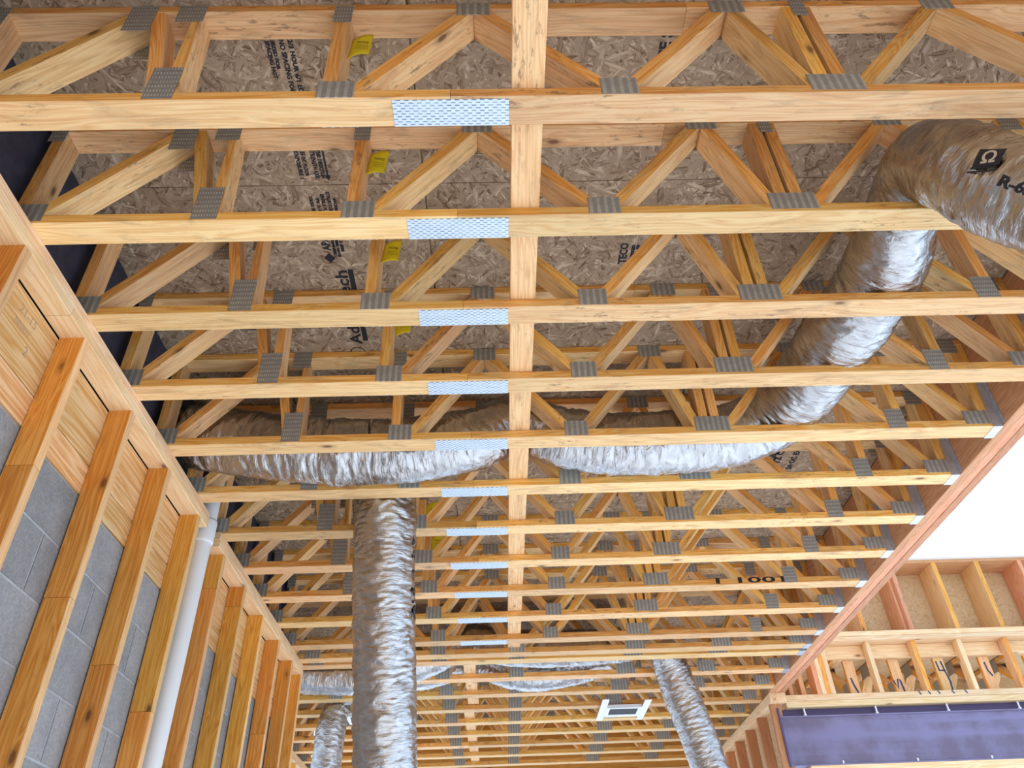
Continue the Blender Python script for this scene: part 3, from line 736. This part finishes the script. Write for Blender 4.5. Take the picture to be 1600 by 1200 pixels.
# E: the vertical drop
tbE = Tube([(-0.552, 3.45, Z + 0.20), (-0.549, 3.45, Z + 0.06), (-0.545, 3.465, Z - 0.05), (-0.535, 3.56, Z - 0.45), (-0.52, 3.70, Z - 0.85), (-0.505, 3.84, Z - 1.25), (-0.49, 3.98, Z - 1.65)],
           [0.142, 0.143, 0.143, 0.142, 0.141, 0.141, 0.141])
dE = empty('flexible_duct', tbE.p[-1]); tag(dE, 'large foil duct hanging straight down in front of the far trusses', 'duct', 'foil flexible ducts')
duct_part('foil_sleeve', duct_me(tbE, 0.0058, 0.006, seed=13.0, fq=50), dE)
tbE2 = Tube([(-0.551, 3.45, Z + 0.12), (-0.548, 3.452, Z + 0.02), (-0.545, 3.465, Z - 0.05), (-0.543, 3.49, Z - 0.15)], [0.148, 0.149, 0.149, 0.146])
duct_part('tape_wrap', duct_me(tbE2, 0.008, 0.005, seed=17.0), dE)
# F: slanting drop on the far right; G: small drop on the far left; far horizontal runs
tbF = Tube([(1.22, 5.88, Z + 0.16), (1.265, 5.89, Z + 0.08), (1.305, 5.93, Z - 0.02), (1.37, 5.97, Z - 0.25), (1.44, 6.0, Z - 0.5), (1.50, 6.02, Z - 0.75), (1.58, 6.05, Z - 1.0)], [0.105, 0.118, 0.126, 0.130, 0.130, 0.130, 0.130])
dF = empty('flexible_duct', tbF.p[-1]); tag(dF, 'slanting foil duct dropping beside the white register frame', 'duct', 'foil flexible ducts')
duct_part('foil_sleeve', duct_me(tbF, 0.005, 0.007, 56, 21.0, 50), dF)
tbG = Tube([(-1.30, 6.66, Z + 0.02), (-1.335, 6.66, Z - 0.05), (-1.355, 6.66, Z - 0.2), (-1.365, 6.68, Z - 0.4), (-1.375, 6.70, Z - 0.7)], [0.085, 0.105, 0.113, 0.115, 0.115])
dG = empty('flexible_duct', tbG.p[-1]); tag(dG, 'small foil duct hanging beside the end of the block wall', 'duct', 'foil flexible ducts')
duct_part('foil_sleeve', duct_me(tbG, 0.005, 0.009, 48, 25.0), dG)
for k in range(9):
    a = random.uniform(-0.8, 0.8); p = Vector((-1.27, 6.60, Z + 0.0)); d = Vector((0.5 + 0.3 * a, -0.2, -0.6 * abs(a) + 0.35 - 0.6 * (k % 3 == 0))).normalized()
    board('tape_end', p - Vector(dG.location), p + d * random.uniform(.07, .13) - Vector(dG.location), 0.012, 0.002, 'tie', dG)
tbH = Tube([(-1.72, 5.885, Z + 0.07), (-1.42, 5.885, Z + 0.01), (-1.10, 5.885, Z - 0.005), (-0.80, 5.885, Z + 0.03), (-0.55, 5.885, Z + 0.10), (-0.21, 5.885, Z + 0.222), (0.10, 5.885, Z + 0.165), (0.50, 5.885, Z + 0.155), (0.88, 5.885, Z + 0.165), (1.07, 5.885, Z + 0.175)],
           [0.125, 0.126, 0.128, 0.128, 0.130, 0.126, 0.130, 0.131, 0.128, 0.10])
dH = empty('flexible_duct', tbH.p[4]); tag(dH, 'far foil duct lying across the bay just past the doubled trusses', 'duct', 'foil flexible ducts')
duct_part('foil_sleeve', duct_me(tbH, 0.005, 0.010, 56, 29.0), dH)
tbI = Tube([(-0.95, 6.29, Z + 0.14), (-0.62, 6.29, Z + 0.13), (-0.21, 6.29, Z + 0.215), (0.08, 6.29, Z + 0.13), (0.32, 6.29, Z + 0.10), (0.60, 6.29, Z + 0.14), (0.88, 6.29, Z + 0.20), (1.05, 6.29, Z + 0.24)],
           [0.12, 0.126, 0.126, 0.130, 0.132, 0.130, 0.12, 0.10])
dI = empty('flexible_duct', tbI.p[3]); tag(dI, 'sagging far foil duct one bay beyond the other cross run', 'duct', 'foil flexible ducts')
duct_part('foil_sleeve', duct_me(tbI, 0.005, 0.010, 56, 33.0), dI)

# printing on the near duct (logo and insulation rating)
def find_qa(tb, target, q0, q1):
    """station and angle on the tube whose surface point faces the eye nearest a given direction"""
    best = None; d = Vector(target).normalized(); eye = Vector((0, 0, CZ))
    for i in range(120):
        q = q0 + (q1 - q0) * i / 119
        for j in range(120):
            a = 2 * math.pi * j / 120; p = tb.pos(q, a); r = p - eye
            ang = r.normalized().dot(d); c = tb.at(q)[0]
            if (p - c).dot(-r) < 0: continue
            if best is None or ang > best[0]: best = (ang, q, a)
    return best[1], best[2]
def pix_dir(x, y): return cF * 1218.65 + cR * (x - 800) + cU * (600 - y)
q, a = find_qa(tbA, pix_dir(1548, 250), 1.6, 2.9)
e1, e2 = Vector((0.062, 0.030)), Vector((-0.020, 0.050)); n_ = 7
lg = bpy.data.meshes.new('logo'); lg.from_pydata([(*(e1 * (x / n_ - .5) + e2 * (y / n_ - .5)), 0) for y in range(n_ + 1) for x in range(n_ + 1)], [], [(y * (n_ + 1) + x, y * (n_ + 1) + x + 1, (y + 1) * (n_ + 1) + x + 1, (y + 1) * (n_ + 1) + x) for y in range(n_) for x in range(n_)])
on_root(wrap_text('', tbA, q, a, 0, dA, 'ink', flip=-1, me=lg, name='printed_logo'), dA)
om = text_me('Ω', 0.050, 0.0012, 1.0, 0.036)
for v_ in om.vertices: v_.co.x -= 0.018; v_.co.y -= 0.017
on_root(wrap_text('', tbA, q, a, 0, dA, 'foiltext', None, -1, 0.0085, 0.5, 'printed_logo', om), dA)
for k_ in range(2):
    ln = bpy.data.meshes.new('line'); ln.from_pydata([(x * 0.009 - 0.036 + 0.012, -0.046 - 0.011 * k_ + x * .004 + yy, 0) for yy in (0, 0.005) for x in range(8)], [], [(x, x + 1, x + 9, x + 8) for x in range(7)])
    on_root(wrap_text('', tbA, q, a, 0, dA, 'ink', None, -1, 0.007, 0.0, 'printed_logo', ln), dA)
q, a = find_qa(tbA, pix_dir(1562, 290), 1.6, 2.9)
on_root(wrap_text('R-6.0  FLEX', tbA, q, a, 0.042, dA, 'ink', 0.24, -1, 0.007), dA)
q, a = find_qa(tbE, pix_dir(642, 800), 0, 1.6)
on_root(wrap_text('R-6.0  C ETL', tbE, q + .05, a, 0.045, dE, 'ink', 0.45, 1, 0.010), dE)
q, a = find_qa(tbE, pix_dir(646, 955), 0, 1.6)
lg2 = bpy.data.meshes.new('logo2'); lg2.from_pydata([(0, -.04, 0), (.045, 0, 0), (0, .04, 0), (-.045, 0, 0), (0, -.026, 0), (.03, 0, 0), (0, .026, 0), (-.03, 0, 0)], [], [(0, 1, 5, 4), (1, 2, 6, 5), (2, 3, 7, 6), (3, 0, 4, 7)])
on_root(wrap_text('', tbE, q, a, 0, dE, 'ink', me=lg2, dr=0.010, name='printed_logo'), dE)

# ------------------------------------------------------------------ plastic vent pipe in the block wall
pp = empty('vent_pipe', (-1.432, 3.49, 0)); tag(pp, 'white plastic vent pipe standing in the stud bay of the block wall', 'pipe')
def lathe(prof, n, mat):
    v = []; f = []
    for r, z in prof:
        for j in range(n): v.append((r * math.cos(2 * math.pi * j / n), r * math.sin(2 * math.pi * j / n), z))
    for i in range(len(prof) - 1):
        for j in range(n): f.append((i * n + j, i * n + (j + 1) % n, (i + 1) * n + (j + 1) % n, (i + 1) * n + j))
    me = mesh('lathe', v, f, True); me.materials.append(M[mat]); return me
add('pipe', lathe([(0.0445, 0.0), (0.0445, H + 0.45)], 32, 'pvc'), pp)
zc = H - 0.05
add('coupling', lathe([(0.0446, zc - 0.062), (0.050, zc - 0.060), (0.0515, zc - 0.05), (0.0515, zc + 0.05), (0.050, zc + 0.06), (0.0446, zc + 0.062)], 32, 'pvc'), pp)

# ------------------------------------------------------------------ register frame between far trusses
rg = empty('register_frame', (1.055, 6.95, H - 0.02)); tag(rg, 'white metal air register frame with dark opening mounted under the far trusses', 'register')
slab('rail', -0.205, -0.150, -0.34, 0.27, -0.008, 0.0, 'white', rg); slab('rail', 0.150, 0.205, -0.30, 0.28, -0.008, 0.0, 'white', rg)
slab('boot_side', -0.1495, 0.1495, -0.115, -0.085, -0.012, 0.016, 'white', rg); slab('boot_side', -0.1495, 0.1495, 0.10, 0.16, -0.012, 0.016, 'white', rg)
slab('boot_end', -0.1495, -0.12, -0.0845, 0.0995, -0.012, 0.016, 'white', rg); slab('boot_end', 0.12, 0.1495, -0.0845, 0.0995, -0.012, 0.016, 'white', rg)
slab('boot_shade_plate', -0.1195, 0.1195, -0.0845, 0.0995, -0.006, 0.016, 'black', rg)  # black plate paints the shade inside the opening
r2 = empty('register_frame', (-1.12, 6.95, H - 0.02)); tag(r2, 'dark register box partly hidden behind the small hanging duct', 'register')
slab('boot_side', -0.16, 0.16, -0.115, -0.085, -0.012, 0.016, 'white', r2); slab('boot_side', -0.16, 0.16, 0.10, 0.13, -0.012, 0.016, 'white', r2)
slab('boot_end', -0.16, -0.13, -0.0845, 0.0995, -0.012, 0.016, 'white', r2); slab('boot_end', 0.13, 0.16, -0.0845, 0.0995, -0.012, 0.016, 'white', r2)
slab('boot_shade_plate', -0.1295, 0.1295, -0.0845, 0.0995, -0.006, 0.016, 'black', r2)  # same black plate for the unlit depth of this box
